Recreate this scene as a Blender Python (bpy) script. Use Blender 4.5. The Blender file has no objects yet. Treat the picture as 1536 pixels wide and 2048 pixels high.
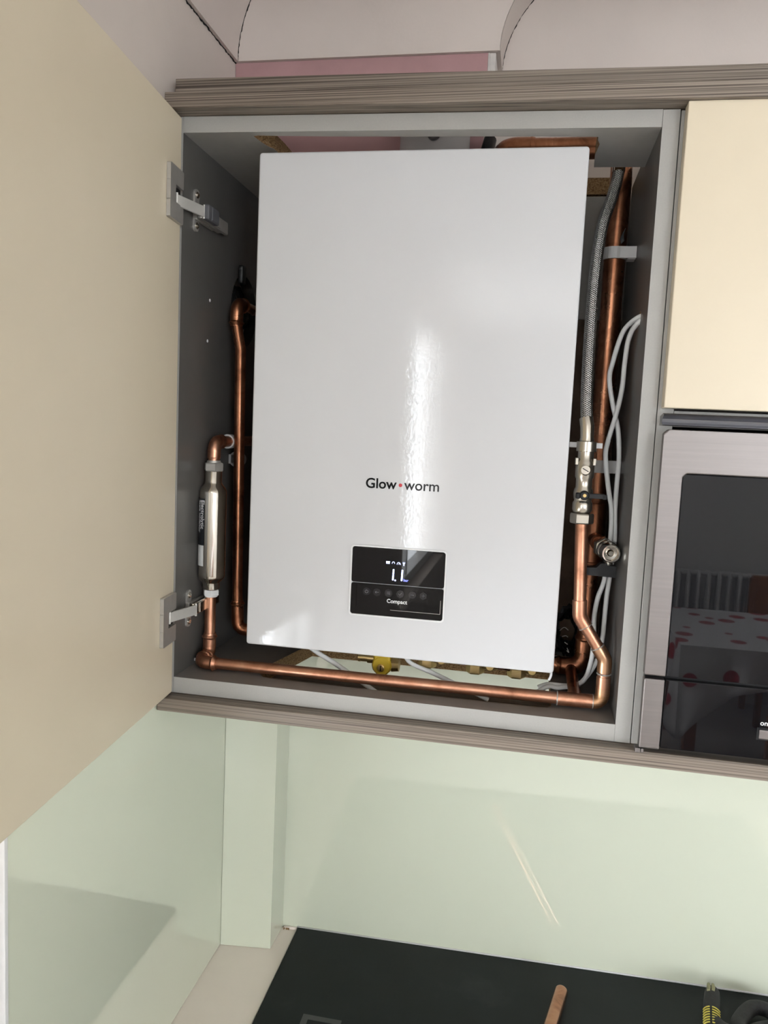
import bpy, bmesh, math, random
from mathutils import Vector, Matrix
random.seed(7)
PI = math.pi
sc = bpy.context.scene
COL = sc.collection

# ------------------------------------------------------------------ camera, world, exposure
# Working frame: X right along the units, Y into the wall, Z up, origin at the lower
# left front corner of the boiler.  At the very end everything is lifted by LIFT so
# that the floor lies at Z = 0.
LIFT = 1.4767
YAW, PITCH, ROLL = 0.1811, -0.1035, -0.0454
R = Matrix.Rotation(YAW, 3, 'Z') @ Matrix.Rotation(PITCH, 3, 'X') @ Matrix.Rotation(ROLL, 3, 'Y')
cam_d = bpy.data.cameras.new('camera')
cam_d.sensor_fit = 'HORIZONTAL'; cam_d.sensor_width = 36.0
cam_d.lens = 36.0 * 1562.75 / 1536.0
cam_d.clip_start = 0.02
cam = bpy.data.objects.new('camera', cam_d); COL.objects.link(cam)
rx, fy, uz = R.col[0], R.col[1], R.col[2]
M = Matrix(((rx[0], uz[0], -fy[0], .3548), (rx[1], uz[1], -fy[1], -.9651), (rx[2], uz[2], -fy[2], .2892), (0, 0, 0, 1)))
cam.matrix_world = M
sc.camera = cam

sc.view_settings.view_transform = 'Standard'
sc.view_settings.look = 'None'
sc.view_settings.gamma = 1.0
sc.view_settings.use_curve_mapping = False
sc.view_settings.exposure = 1.78

world = bpy.data.worlds.new('overcast_sky'); sc.world = world
world.use_nodes = True
bg = world.node_tree.nodes['Background']
bg.inputs[0].default_value = (0.90, 0.95, 1.0, 1)
bg.inputs[1].default_value = 7.0

def portal(name, loc, rot, sx, sy):
    l = bpy.data.lights.new(name, 'AREA'); l.shape = 'RECTANGLE'; l.size = sx; l.size_y = sy
    l.cycles.is_portal = True
    o = bpy.data.objects.new(name, l); COL.objects.link(o); o.location = loc; o.rotation_euler = rot
    return o
# daylight enters by two windows and an added opening; portals guide the sky light through them
FARY = -4.8; XL0 = -.115
portal('sky_portal', (XL0-.02, -.69, -.165), (0, -PI/2, 0), .39, .58)            # left window, near
portal('sky_portal', (XL0-.02, -2.825, .20), (0, -PI/2, 0), 1.24, 1.55)           # left window, far
portal('sky_portal', (2.78, FARY-.02, .29), (PI/2, 0, 0), 1.16, 1.18)               # added far-wall opening for fill light

# ------------------------------------------------------------------ materials
def new_mat(name):
    m = bpy.data.materials.new(name); m.use_nodes = True
    nt = m.node_tree; b = nt.nodes['Principled BSDF']
    return m, nt, b
def setp(b, **k):
    names = dict(rough='Roughness', metal='Metallic', spec='Specular IOR Level', coat='Coat Weight', coatr='Coat Roughness', ior='IOR')
    for n, v in k.items(): b.inputs[names[n]].default_value = v
def noise(nt, scale, detail=4, rough=.55, mapping=None, coord='Object', dist=0):
    tc = nt.nodes.new('ShaderNodeTexCoord'); n = nt.nodes.new('ShaderNodeTexNoise')
    n.inputs['Scale'].default_value = scale; n.inputs['Detail'].default_value = detail
    n.inputs['Roughness'].default_value = rough; n.inputs['Distortion'].default_value = dist
    src = tc.outputs[coord]
    if mapping:
        mp = nt.nodes.new('ShaderNodeMapping'); mp.inputs['Scale'].default_value = mapping
        nt.links.new(src, mp.inputs[0]); src = mp.outputs[0]
    nt.links.new(src, n.inputs['Vector'])
    return n
def ramp(nt, fac, stops):
    r = nt.nodes.new('ShaderNodeValToRGB'); e = r.color_ramp.elements
    while len(e) < len(stops): e.new(.5)
    for i, (p, c) in enumerate(stops):
        e[i].position = p; e[i].color = (c[0], c[1], c[2], 1)
    nt.links.new(fac, r.inputs[0]); return r
def bump(nt, b, h, strength, dist):
    n = nt.nodes.new('ShaderNodeBump'); n.inputs['Strength'].default_value = strength; n.inputs['Distance'].default_value = dist
    nt.links.new(h, n.inputs['Height']); nt.links.new(n.outputs[0], b.inputs['Normal'])
def plain(name, col, rough=.5, metal=0, var=.06, vscale=30, bscale=0, bstr=.2, bdist=.001, coat=0, spec=.5, mapping=None):
    m, nt, b = new_mat(name); setp(b, rough=rough, metal=metal, coat=coat, spec=spec, coatr=.03)
    n = noise(nt, vscale, 4, .6, mapping)
    lo = tuple(c*(1-var) for c in col); hi = tuple(min(1, c*(1+var)) for c in col)
    r = ramp(nt, n.outputs[0], [(.3, lo), (.7, hi)])
    nt.links.new(r.outputs[0], b.inputs['Base Color'])
    if bscale:
        n2 = noise(nt, bscale, 2, .5); bump(nt, b, n2.outputs[0], bstr, bdist)
    return m
def emit(name, col, s):
    m, nt, b = new_mat(name); b.inputs['Base Color'].default_value = (0, 0, 0, 1)
    b.inputs['Emission Color'].default_value = (*col, 1); b.inputs['Emission Strength'].default_value = s
    return m

MT = {}
MT['boiler'] = plain('boiler_white_enamel', (.615, .615, .625), .045, 0, .01, 3, 260, .10, .0005, spec=.36)
MT['grey'] = plain('grey_melamine', (.375, .365, .34), .42, 0, .03, 500, 900, .12, .0003)
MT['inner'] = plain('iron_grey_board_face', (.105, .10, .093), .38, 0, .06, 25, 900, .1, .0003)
MT['inner2'] = plain('grey_board_face', (.38, .37, .35), .42, 0, .04, 60, 900, .1, .0003)
MT['inner3'] = plain('mid_grey_board_face', (.21, .195, .18), .42, 0, .08, 25, 900, .1, .0003)  # mid-grey face tone of the bottom panel
def chip():
    m, nt, b = new_mat('raw_chipboard'); setp(b, rough=.9)
    n = noise(nt, 320, 3, .7, (1, 1, 1.6)); r = ramp(nt, n.outputs[0], [(.3, (.10, .05, .02)), (.5, (.30, .18, .08)), (.7, (.46, .31, .16))])
    nt.links.new(r.outputs[0], b.inputs['Base Color']); bump(nt, b, n.outputs[0], .6, .002); return m
MT['chip'] = chip()
MT['cream'] = plain('cream_door_lacquer', (.68, .592, .445), .38, 0, .015, 6, 700, .05, .0003)
MT['cream_edge'] = plain('cream_door_edge', (.74, .67, .50), .4, 0, .02, 20)
def wood():
    m, nt, b = new_mat('taupe_woodgrain'); setp(b, rough=.45)
    n = noise(nt, 1.0, 4, .6, (1.7, 420, 620), dist=.5)
    n2 = noise(nt, 1.0, 3, .5, (1.0, 60, 110), dist=.4)
    mx = nt.nodes.new('ShaderNodeMix'); mx.data_type = 'FLOAT'; mx.inputs[0].default_value = .25
    nt.links.new(n.outputs[0], mx.inputs[2]); nt.links.new(n2.outputs[0], mx.inputs[3])
    r = ramp(nt, mx.outputs[0], [(.40, (.062, .046, .035)), (.465, (.15, .118, .092)), (.53, (.235, .192, .153)), (.64, (.30, .25, .205))])
    nt.links.new(r.outputs[0], b.inputs['Base Color']); bump(nt, b, n.outputs[0], .04, .0006); return m
MT['wood'] = wood()
MT['splash'] = plain('pale_green_back_painted_glass', (.70, .735, .60), .02, 0, .01, 2, coat=1, spec=.5)
MT['splash_edge'] = plain('polished_metal_trim', (.7, .72, .74), .2, 1, .02, 20)
MT['worktop'] = plain('cream_worktop', (.92, .82, .74), .28, 0, .03, 8)
def hobmat():
    m, nt, b = new_mat('black_smudged_glass'); setp(b, spec=.18)
    n = noise(nt, 7, 5, .55); r = ramp(nt, n.outputs[0], [(.40, (.0070, .0098, .0105)), (.60, (.0105, .0138, .0148)), (.78, (.027, .030, .032))])
    nt.links.new(r.outputs[0], b.inputs['Base Color'])
    r2 = ramp(nt, n.outputs[0], [(.35, (.34,)*3), (.75, (.46,)*3)]); nt.links.new(r2.outputs[0], b.inputs['Roughness']); return m
MT['hob'] = hobmat()
def copper(name, a, c, dk, rough):
    m, nt, b = new_mat(name); setp(b, metal=1)
    n = noise(nt, 26, 6, .62, dist=.8)
    r = ramp(nt, n.outputs[0], [(.30, dk), (.45, a), (.68, c)])
    nt.links.new(r.outputs[0], b.inputs['Base Color'])
    r2 = ramp(nt, n.outputs[0], [(.3, (rough+.14,)*3), (.65, (rough,)*3)]); nt.links.new(r2.outputs[0], b.inputs['Roughness'])
    n2 = noise(nt, 240, 3); bump(nt, b, n2.outputs[0], .06, .0006)
    return m
MT['copper'] = copper('bright_copper', (.46, .22, .135), (.58, .315, .21), (.27, .125, .075), .33)
MT['copper_dull'] = copper('tarnished_copper', (.33, .14, .075), (.47, .215, .12), (.16, .065, .035), .25)
MT['copper_stick'] = copper('worn_copper', (.38, .19, .12), (.48, .26, .17), (.18, .09, .06), .15)
MT['flux'] = copper('solder_stained_copper', (.44, .245, .14), (.56, .34, .21), (.28, .16, .075), .32)
MT['brass'] = copper('aged_brass', (.50, .36, .15), (.66, .50, .24), (.26, .17, .06), .34)
MT['nickel'] = plain('nickel_plate', (.47, .435, .38), .27, 1, .06, 60)
MT['chrome'] = plain('polished_steel', (.56, .52, .46), .11, 1, .05, 25)
MT['zinc'] = plain('zinc_plate', (.46, .44, .41), .34, .55, .06, 80)
MT['link'] = plain('pale_hinge_steel', (.68, .66, .62), .3, .45, .05, 40)
MT['steel'] = plain('brushed_stainless', (.215, .195, .187), .42, 1, .05, 1, mapping=(6, 6, 260))
MT['braid'] = plain('steel_braid', (.44, .43, .41), .30, 1, .15, 300)
MT['black'] = plain('black_plastic', (.006, .006, .007), .4, 0, .1, 60, spec=.3)
MT['dark'] = plain('dark_void', (.012, .010, .009), .9)
MT['grey_plastic'] = plain('grey_hinge_cover', (.09, .09, .10), .4, 0, .05, 40)
MT['gloss_black'] = plain('gloss_black_glass', (.004, .004, .005), .015, 0, .05, 5, spec=.34)
MT['display'] = plain('display_black_glass', (.003, .003, .004), .02, 0, .05, 5, spec=.26)
MT['flap'] = plain('gloss_black_flap', (.0035, .0035, .004), .05, 0, .05, 5, spec=.25)
MT['white_plastic'] = plain('white_plastic', (.72, .72, .72), .4, 0, .03, 30)
MT['clip'] = plain('translucent_white_clip', (.62, .61, .60), .45, 0, .04, 40)
MT['cable'] = plain('white_cable_sheath', (.88, .88, .87), .38, 0, .03, 30)
MT['flue'] = plain('grey_white_flue_plastic', (.50, .49, .50), .45, 0, .04, 20)
MT['rubber'] = plain('grey_rubber_seal', (.10, .10, .11), .6)
MT['yellow'] = plain('yellow_valve_paint', (.62, .42, .03), .45, 0, .08, 60)
MT['lbl_white'] = plain('white_label', (.75, .75, .74), .5, 0, .02, 30)
MT['lbl_black'] = plain('black_label', (.015, .016, .020), .35, 0, .05, 30)
MT['print_white'] = plain('white_print', (.78, .78, .78), .5, 0, .01, 30)
MT['print_grey'] = plain('grey_print', (.17, .17, .18), .4, 0, .01, 30)
MT['btn'] = plain('dark_touch_key', (.010, .010, .013), .09, 0, .02, 30, spec=.45)
MT['ink'] = plain('black_letter', (.003, .003, .003), .5, 0, .02, 30, spec=.15)
MT['ink2'] = plain('charcoal_letter', (.025, .025, .027), .45, 0, .02, 30, spec=.3)
MT['red'] = plain('red_dot', (.55, .03, .04), .3, 0, .02, 30)
MT['led'] = emit('display_digit', (.42, .52, 1.0), 1.6)
MT['led_dim'] = emit('display_unit', (.22, .26, 1.0), .8)
MT['plaster'] = plain('aged_offwhite_plaster', (.68, .60, .55), .8, 0, .05, 3, 160, .2, .001)
MT['plaster_wall'] = plain('offwhite_wall_paint', (.66, .585, .53), .8, 0, .05, 4, 120, .15, .001)
MT['pink'] = plain('pink_plasterboard', (.47, .28, .285), .85, 0, .07, 14, 300, .15, .0006)
MT['white_bead'] = plain('white_filler', (.62, .58, .55), .85, 0, .08, 60, 200, .3, .001)
MT['shade_brown'] = plain('brown_recess_shade', (.20, .14, .10), .9, 0, .25, 18, 90, .5, .004)  # brown carries the shade at the back of the cupboard
MT['room'] = plain('pale_grey_room_paint', (.78, .77, .75), .8, 0, .02, 2)
MT['ceil'] = plain('white_ceiling_paint', (.80, .78, .75), .85, 0, .02, 2)
MT['floor'] = plain('grey_floor_tile', (.66, .64, .61), .35, 0, .1, 2.5)
MT['upvc'] = plain('white_window_frame', (.78, .78, .77), .35, 0, .01, 5)
MT['chairwood'] = plain('orange_brown_wood', (.34, .13, .04), .4, 0, .15, 4, mapping=(1, 1, 6))
MT['alu'] = plain('grey_aluminium_handle', (.30, .30, .32), .28, 1, .04, 1, mapping=(2, 60, 60))
MT['glove'] = plain('black_grey_glove_knit', (.022, .022, .023), .75, 0, .25, 150, 900, .5, .0008)
MT['glove_stripe'] = plain('yellow_glove_print', (.58, .50, .09), .6, 0, .1, 60)
MT['glove_patch'] = plain('olive_glove_patch', (.30, .29, .16), .7, 0, .1, 60)
MT['lag'] = plain('black_torn_plastic', (.012, .012, .012), .35, 0, .2, 60, 60, .8, .004)
def clothmat():
    m, nt, b = new_mat('spotted_tablecloth'); setp(b, rough=.35)
    tc = nt.nodes.new('ShaderNodeTexCoord'); v = nt.nodes.new('ShaderNodeTexVoronoi'); v.inputs['Scale'].default_value = 6.5
    v.inputs['Randomness'].default_value = .75
    nt.links.new(tc.outputs['Object'], v.inputs['Vector'])
    r = ramp(nt, v.outputs['Distance'], [(.0, (.40, .02, .03)), (.30, (.40, .02, .03)), (.31, (.74, .74, .76)), (1, (.74, .74, .76))])
    nt.links.new(r.outputs[0], b.inputs['Base Color']); return m
MT['cloth'] = clothmat()

# ------------------------------------------------------------------ mesh helpers
def merge(bm, tmp, mat4=None):
    if mat4 is not None: bmesh.ops.transform(tmp, matrix=mat4, verts=tmp.verts)
    me = bpy.data.meshes.new('tmp'); tmp.to_mesh(me); tmp.free(); bm.from_mesh(me); bpy.data.meshes.remove(me)
def box(bm, x0, x1, y0, y1, z0, z1, bev=.0008, seg=2, T=None, mi=0):
    t = bmesh.new(); bmesh.ops.create_cube(t, size=1)
    for v in t.verts:
        v.co = Vector((x0 + (v.co.x+.5)*(x1-x0), y0 + (v.co.y+.5)*(y1-y0), z0 + (v.co.z+.5)*(z1-z0)))
    if bev: bmesh.ops.bevel(t, geom=list(t.edges), offset=bev, segments=seg, affect='EDGES', profile=.5)
    for f in t.faces: f.material_index = mi
    merge(bm, t, T)
def sweep(bm, pts, rad, seg=20, caps=True, mi=0, ref=None):
    pts = [Vector(p) for p in pts]; n = len(pts)
    if not hasattr(rad, '__len__'): rad = [rad]*n
    tan = []
    for i in range(n):
        a = pts[max(0, i-1)]; b = pts[min(n-1, i+1)]; tan.append((b-a).normalized())
    nrm = Vector(ref) if ref else (Vector((0, 0, 1)) if abs(tan[0].z) < .9 else Vector((1, 0, 0)))
    rings = []
    for i in range(n):
        nrm = (nrm - tan[i]*nrm.dot(tan[i])).normalized(); bi = tan[i].cross(nrm)
        rings.append([bm.verts.new(pts[i] + (nrm*math.cos(2*PI*k/seg) + bi*math.sin(2*PI*k/seg))*rad[i]) for k in range(seg)])
    for i in range(n-1):
        for k in range(seg):
            f = bm.faces.new((rings[i][k], rings[i][(k+1) % seg], rings[i+1][(k+1) % seg], rings[i+1][k])); f.smooth = True; f.material_index = mi
    if caps:
        f = bm.faces.new(list(reversed(rings[0]))); f.material_index = mi
        f = bm.faces.new(rings[-1]); f.material_index = mi
def lathe(bm, prof, org, axis, seg=28, mi=0):
    """prof = [(radius, distance along axis)]"""
    a = Vector(axis).normalized(); o = Vector(org)
    sweep(bm, [o + a*h for r, h in prof], [max(r, 1e-5) for r, h in prof], seg, True, mi)
def lathe_flat(bm, prof, org, axis, seg=28, mi=0):
    """lathe whose steps may lie at the same height"""
    a = Vector(axis).normalized(); o = Vector(org)
    u = (Vector((0, 0, 1)) if abs(a.z) < .9 else Vector((1, 0, 0))); u = (u - a*u.dot(a)).normalized(); w = a.cross(u)
    rings = [[bm.verts.new(o + a*h + (u*math.cos(2*PI*k/seg) + w*math.sin(2*PI*k/seg))*r) for k in range(seg)] for r, h in prof]
    for i in range(len(rings)-1):
        for k in range(seg):
            f = bm.faces.new((rings[i][k], rings[i][(k+1) % seg], rings[i+1][(k+1) % seg], rings[i+1][k])); f.material_index = mi; f.smooth = seg > 8
    f = bm.faces.new(list(reversed(rings[0]))); f.material_index = mi
    f = bm.faces.new(rings[-1]); f.material_index = mi
def hexnut(bm, org, axis, r, h, mi=0):
    lathe_flat(bm, [(r*.92, 0), (r, h*.12), (r, h*.88), (r*.92, h)], org, axis, 6, mi)
def fillet(pts, rads, n=10):
    pts = [Vector(p) for p in pts]
    if not hasattr(rads, '__len__'): rads = [rads]*(len(pts)-2)
    out = [pts[0]]
    for i in range(1, len(pts)-1):
        p = pts[i]; a = (pts[i-1]-p).normalized(); b = (pts[i+1]-p).normalized()
        ang = a.angle(b); r = rads[i-1]
        if r <= 0 or ang > PI-.01: out.append(p); continue
        d = r/math.tan(ang/2)
        c = p + (a+b).normalized()*(r/math.sin(ang/2))
        s = p+a*d - c; e = p+b*d - c
        w = s.angle(e); ax = s.cross(e).normalized()
        for k in range(n+1):
            out.append(c + Matrix.Rotation(w*k/n, 3, ax) @ s)
    out.append(pts[-1]); return out
def resample(pts, step):
    pts = [Vector(p) for p in pts]; out = [pts[0]]
    for a, b in zip(pts, pts[1:]):
        L = (b-a).length; k = max(1, int(math.ceil(L/step)))
        for j in range(1, k+1): out.append(a.lerp(b, j/k))
    return out
def arclen(pts):
    L = [0]
    for a, b in zip(pts, pts[1:]): L.append(L[-1] + (b-a).length)
    return L
def fitting(bm, pts, r, bead=.0018, inset=.005, ends=(True, True), seg=20):
    """capillary fitting: a wider sleeve along pts with a rolled solder ring near each end"""
    p = resample(pts, .0011); L = arclen(p); T = L[-1]; rad = []
    for s in L:
        q = r
        if ends[0]: q += bead*math.exp(-((s-inset)/.0014)**2)
        if ends[1]: q += bead*math.exp(-((T-inset-s)/.0014)**2)
        if s < .0012 or T-s < .0012: q -= .0005
        rad.append(q)
    sweep(bm, p, rad, seg)
def catmull(pts, n=8):
    P = [Vector(p) for p in pts]; P = [P[0]*2-P[1]] + P + [P[-1]*2-P[-2]]; out = []
    for i in range(1, len(P)-2):
        for k in range(n):
            t = k/n; a, b, c, d = P[i-1], P[i], P[i+1], P[i+2]
            out.append(.5*((2*b) + (c-a)*t + (2*a-5*b+4*c-d)*t*t + (3*b-a-3*c+d)*t**3))
    out.append(P[-2]); return out
def rrect(x0, x1, y0, y1, r, n=5):
    o = []
    for cx, cy, a0 in ((x1-r, y1-r, 0), (x0+r, y1-r, 90), (x0+r, y0+r, 180), (x1-r, y0+r, 270)):
        for k in range(n+1):
            a = math.radians(a0 + 90*k/n); o.append((cx+r*math.cos(a), cy+r*math.sin(a)))
    return o
def plate(bm, outer, holes, h0, h1, f3, raw=1):
    """flat board with holes; f3(u, v, h) -> 3-D; side faces of the holes take material index raw"""
    t = bmesh.new(); loops = []
    for lp in [outer]+list(holes):
        vs = [t.verts.new((u, v, h0)) for u, v in lp]
        for i in range(len(vs)): t.edges.new((vs[i], vs[(i+1) % len(vs)]))
    bmesh.ops.triangle_fill(t, use_beauty=True, use_dissolve=False, edges=list(t.edges))
    if len(t.faces) and t.faces[:][0].normal.length == 0: t.normal_update()
    g = bmesh.ops.extrude_face_region(t, geom=list(t.faces))
    for v in [x for x in g['geom'] if isinstance(x, bmesh.types.BMVert)]: v.co.z = h1
    bmesh.ops.recalc_face_normals(t, faces=list(t.faces))
    hole_pts = [(u, v) for lp in holes for u, v in lp]
    for f in t.faces:
        if abs(f.normal.z) < .5:
            c = f.verts[0].co
            if any(abs(c.x-u) < 1e-6 and abs(c.y-v) < 1e-6 for u, v in hole_pts): f.material_index = raw
    for v in t.verts: v.co = Vector(f3(*v.co))
    bmesh.ops.recalc_face_normals(t, faces=list(t.faces))
    merge(bm, t)
def prism(bm, poly, h0, h1, f3): plate(bm, poly, [], h0, h1, f3)
TILT = .012     # the cornice and the cupboard tops drop slightly to the right
TT_ = Matrix.Translation((-.083, 0, .6603)) @ Matrix.Rotation(TILT, 4, 'Y') @ Matrix.Translation((.083, 0, -.6603))
XZ = lambda u, v, h: (u, h, v)      # board facing the camera
XY = lambda u, v, h: (u, v, h)      # lying board
YZ = lambda u, v, h: (h, u, v)      # side board
def obj(name, bm, mats, parent=None, label=None, cat=None, group=None, kind=None, recalc=True):
    if recalc: bmesh.ops.recalc_face_normals(bm, faces=list(bm.faces))
    for e in bm.edges:
        if len(e.link_faces) == 2 and e.calc_face_angle(0) > .62: e.smooth = False
    me = bpy.data.meshes.new(name); bm.to_mesh(me); bm.free()
    for m in (mats if isinstance(mats, (list, tuple)) else [mats]): me.materials.append(MT[m] if isinstance(m, str) else m)
    o = bpy.data.objects.new(name, me); COL.objects.link(o)
    if parent is not None:
        o.parent = parent
        # meshes carry their place in their vertices; only a thing's Empty has a location
        if parent.parent is None: o.matrix_parent_inverse = Matrix.Translation(parent.location).inverted()
    if label: o['label'] = label
    if cat: o['category'] = cat
    if group: o['group'] = group
    if kind: o['kind'] = kind
    return o
def thing(name, label, cat, loc, group=None):
    o = bpy.data.objects.new(name, None); COL.objects.link(o); o.location = loc; o.empty_display_size = .02
    o['label'] = label; o['category'] = cat
    if group: o['group'] = group
    return o
def part(name, mats, parent, fn, **k):
    bm = bmesh.new(); fn(bm); return obj(name, bm, mats, parent, **k)
def struct(name, bm, mats, label=None, parent=None): return obj(name, bm, mats, parent, label=label, kind='structure')
def text_bm(bm, s, width, org, right, up, depth=.0002, bold=0, mi=0, wrap=None):
    """flat lettering: baseline starts at org, runs along right; letters stand along up"""
    c = bpy.data.curves.new('t', 'FONT'); c.body = s; c.size = 1; c.extrude = 0; c.offset = bold; c.resolution_u = 4
    o = bpy.data.objects.new('t', c); COL.objects.link(o)
    dg = bpy.context.evaluated_depsgraph_get(); me = bpy.data.meshes.new_from_object(o.evaluated_get(dg))
    bpy.data.objects.remove(o); bpy.data.curves.remove(c)
    xs = [v.co.x for v in me.vertices]; k = width/(max(xs)-min(xs)); x0 = min(xs)
    t = bmesh.new(); t.from_mesh(me); bpy.data.meshes.remove(me)
    r = Vector(right); u = Vector(up); nrm = r.cross(u)
    for f in t.faces: f.material_index = mi
    g = bmesh.ops.extrude_face_region(t, geom=list(t.faces))
    top = {x for x in g['geom'] if isinstance(x, bmesh.types.BMVert)}
    for v in t.verts:
        a = (v.co.x-x0)*k; b = v.co.y*k; h = depth if v in top else 0
        v.co = Vector(wrap(a, b, h)) if wrap else Vector(org) + r*a + u*b + nrm*h
    for f in t.faces: f.material_index = mi
    merge(bm, t)

# ------------------------------------------------------------------ room shell
XL = -.115          # painted left wall face
YB = .27            # back wall face
ZF = -LIFT          # floor
ZC = .9180          # ceiling
def wall_left(bm):
    circ = [(.19+.053*math.cos(2*PI*k/32), .46+.053*math.sin(2*PI*k/32)) for k in range(32)]
    win = [(-.98, -.36), (-.40, -.36), (-.40, .03), (-.98, .03)]; win2 = [(-3.6, -.42), (-2.05, -.42), (-2.05, .82), (-3.6, .82)]
    plate(bm, [(FARY-.1, ZF), (YB+.1, ZF), (YB+.1, ZC), (FARY-.1, ZC)], [circ, win, win2], XL, XL-.16, YZ, 0)
    for f in bm.faces:
        c = f.calc_center_median()
        if abs(f.normal.x) < .5 and math.hypot(c.y-.19, c.z-.46) < .06: f.material_index = 1  # hole sides coloured near-black for the shade inside
bm = bmesh.new(); wall_left(bm); struct('wall_left', bm, ['plaster_wall', 'dark'], 'off-white painted left wall beside the open cupboard door')
bm = bmesh.new(); box(bm, XL, 3.4, YB, YB+.1, -.08, ZC, 0); box(bm, XL, 3.4, YB+.036, YB+.1, ZF, -.08, 0); struct('wall_back', bm, 'plaster_wall', 'off-white back wall behind the wall cupboards')
bm = bmesh.new(); plate(bm, [(XL, ZF), (3.5, ZF), (3.5, ZC), (XL, ZC)], [[(2.20, -.30), (3.36, -.30), (3.36, .88), (2.20, .88)]], FARY, FARY-.1, XZ)
struct('wall_far', bm, ['room', 'room'], 'pale grey wall at the far end of the room')
bm = bmesh.new(); box(bm, 3.4, 3.5, FARY, YB+.1, ZF, ZC, 0); struct('wall_right', bm, 'room')
bm = bmesh.new(); box(bm, -2.3, 3.5, FARY-.1, YB+.1, ZF-.1, ZF, 0); struct('floor', bm, 'floor')
bm = bmesh.new(); box(bm, -2.3, 3.5, FARY-.1, YB+.1, ZC, ZC+.1, 0); struct('ceiling', bm, 'ceil')

# two side windows that show up in reflections, plus an added fill window behind
def window(name, f3, u0, u1, v0, v1, mull=(), trans=()):
    bm = bmesh.new(); w = .045
    for a, b, c, d in ((u0, u1, v0, v0+w), (u0, u1, v1-w, v1), (u0, u0+w, v0+w, v1-w), (u1-w, u1, v0+w, v1-w)):
        prism(bm, [(a, c), (b, c), (b, d), (a, d)], -.03, .03, f3)
    for m_ in mull: prism(bm, [(m_-.022, v0+w), (m_+.022, v0+w), (m_+.022, v1-w), (m_-.022, v1-w)], -.025, .025, f3)
    for m_ in trans: prism(bm, [(u0+w, m_-.02), (u1-w, m_-.02), (u1-w, m_+.02), (u0+w, m_+.02)], -.025, .025, f3)
    struct(name, bm, 'upvc')
window('window_1', lambda u, v, h: (XL-.09+h, u, v), -.98, -.40, -.36, .03, (-.82,))
window('window_2', lambda u, v, h: (XL-.09+h, u, v), -3.6, -2.05, -.42, .82, (-2.6,))
window('added_window', lambda u, v, h: (u, FARY-.05+h, v), 2.20, 3.36, -.30, .88, (2.78,))  # unseen window added for light from the front right

# coving: concave plaster cove, mitred round the boxed section
def cove(name, start, end, label):
    """start(u), end(u) -> (x, y) of the two mitre cuts for an offset u from the wall"""
    prof = [(0, .8252), (.006, .8252)]
    Rr = .086
    for k in range(13):
        s = Rr*k/12; prof.append((.006 + Rr - math.sqrt(max(0, Rr*Rr - s*s)), .8312 + s))
    prof += [(.006+Rr, ZC-.0005), (0, ZC-.0005)]
    bm = bmesh.new(); a = []; b = []
    for u, z in prof:
        x, y = start(u); a.append(bm.verts.new((x, y, z))); x, y = end(u); b.append(bm.verts.new((x, y, z)))
    n = len(prof)
    for i in range(n):
        f = bm.faces.new((a[i], a[(i+1) % n], b[(i+1) % n], b[i])); f.smooth = 2 <= i < 13
    bm.faces.new(a); bm.faces.new(list(reversed(b)))
    struct(name, bm, 'plaster', label)
YP = .20; XP = .272; g = .0007
cove('trim_1', lambda u: (XL+u, FARY+.01), lambda u: (XL+u, YP-u-g*1.2), 'plaster coving along the left wall, cracked at its mitre')
cove('trim_2', lambda u: (XL+u+g*1.2, YP-u), lambda u: (XP+u-g, YP-u), 'cream plaster coving above the pink plasterboard')
cove('trim_3', lambda u: (XP+u, YP-u+g), lambda u: (XP+u, YB-u-g), 'short dark coving return at the right end of the boxed section')
cove('trim_4', lambda u: (XP+u+g, YB-u), lambda u: (3.39, YB-u), 'plaster coving running right above the wall cupboards')
bm = bmesh.new(); box(bm, XL+.0005, XP-.009, YP, YB, .69, .8250, 0); struct('trim_5', bm, 'pink', 'pink plasterboard boxing above the cornice')
bm = bmesh.new(); box(bm, XP-.009, XP, YP-.0006, YB, .69, .8250, .0015); box(bm, XP-.011, XP-.0085, YP-.0012, YP+.002, .69, .8250, .0008)
struct('trim_6', bm, 'white_bead', 'white filled edge at the right end of the pink plasterboard')
def crack(name, pts, r, seed, jit):
    rnd = random.Random(seed); P = resample(pts, .004); out = []
    for p in P: out.append(p + Vector((rnd.uniform(-jit, jit), rnd.uniform(-jit, jit), rnd.uniform(-jit, jit))))
    bm = bmesh.new(); sweep(bm, out, [r*rnd.uniform(.5, 1.3) for _ in out], 6)
    return bm
def mitre_pts(f, z0=.8312, n=14):
    Rr = .086; o = []
    for k in range(n):
        q = Rr*k/n; u = .006 + Rr - math.sqrt(Rr*Rr-q*q); x, y = f(u); o.append((x, y, z0+q))
    return o
struct('trim_9', crack('c', mitre_pts(lambda u: (XL+u, YP-u)), .0009, 2, .0007), 'dark', 'thin dark crack along the left coving mitre')
struct('trim_10', crack('c', mitre_pts(lambda u: (XP+u, YB-u)), .0007, 4, .0006), 'dark', 'thin dark crack along the right coving mitre')
struct('trim_11', crack('c', [(XL+.0006, YP-.002, .8246), (XL+.0006, .02, .8246)], .0010, 6, .0010), 'dark', 'jagged crack between left wall and coving')
# backing of the boxed section up to the ceiling
bm = bmesh.new(); box(bm, XL+.0005, XP, YP, YB, .8253, ZC-.0005, 0); struct('trim_7', bm, 'plaster')

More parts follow.
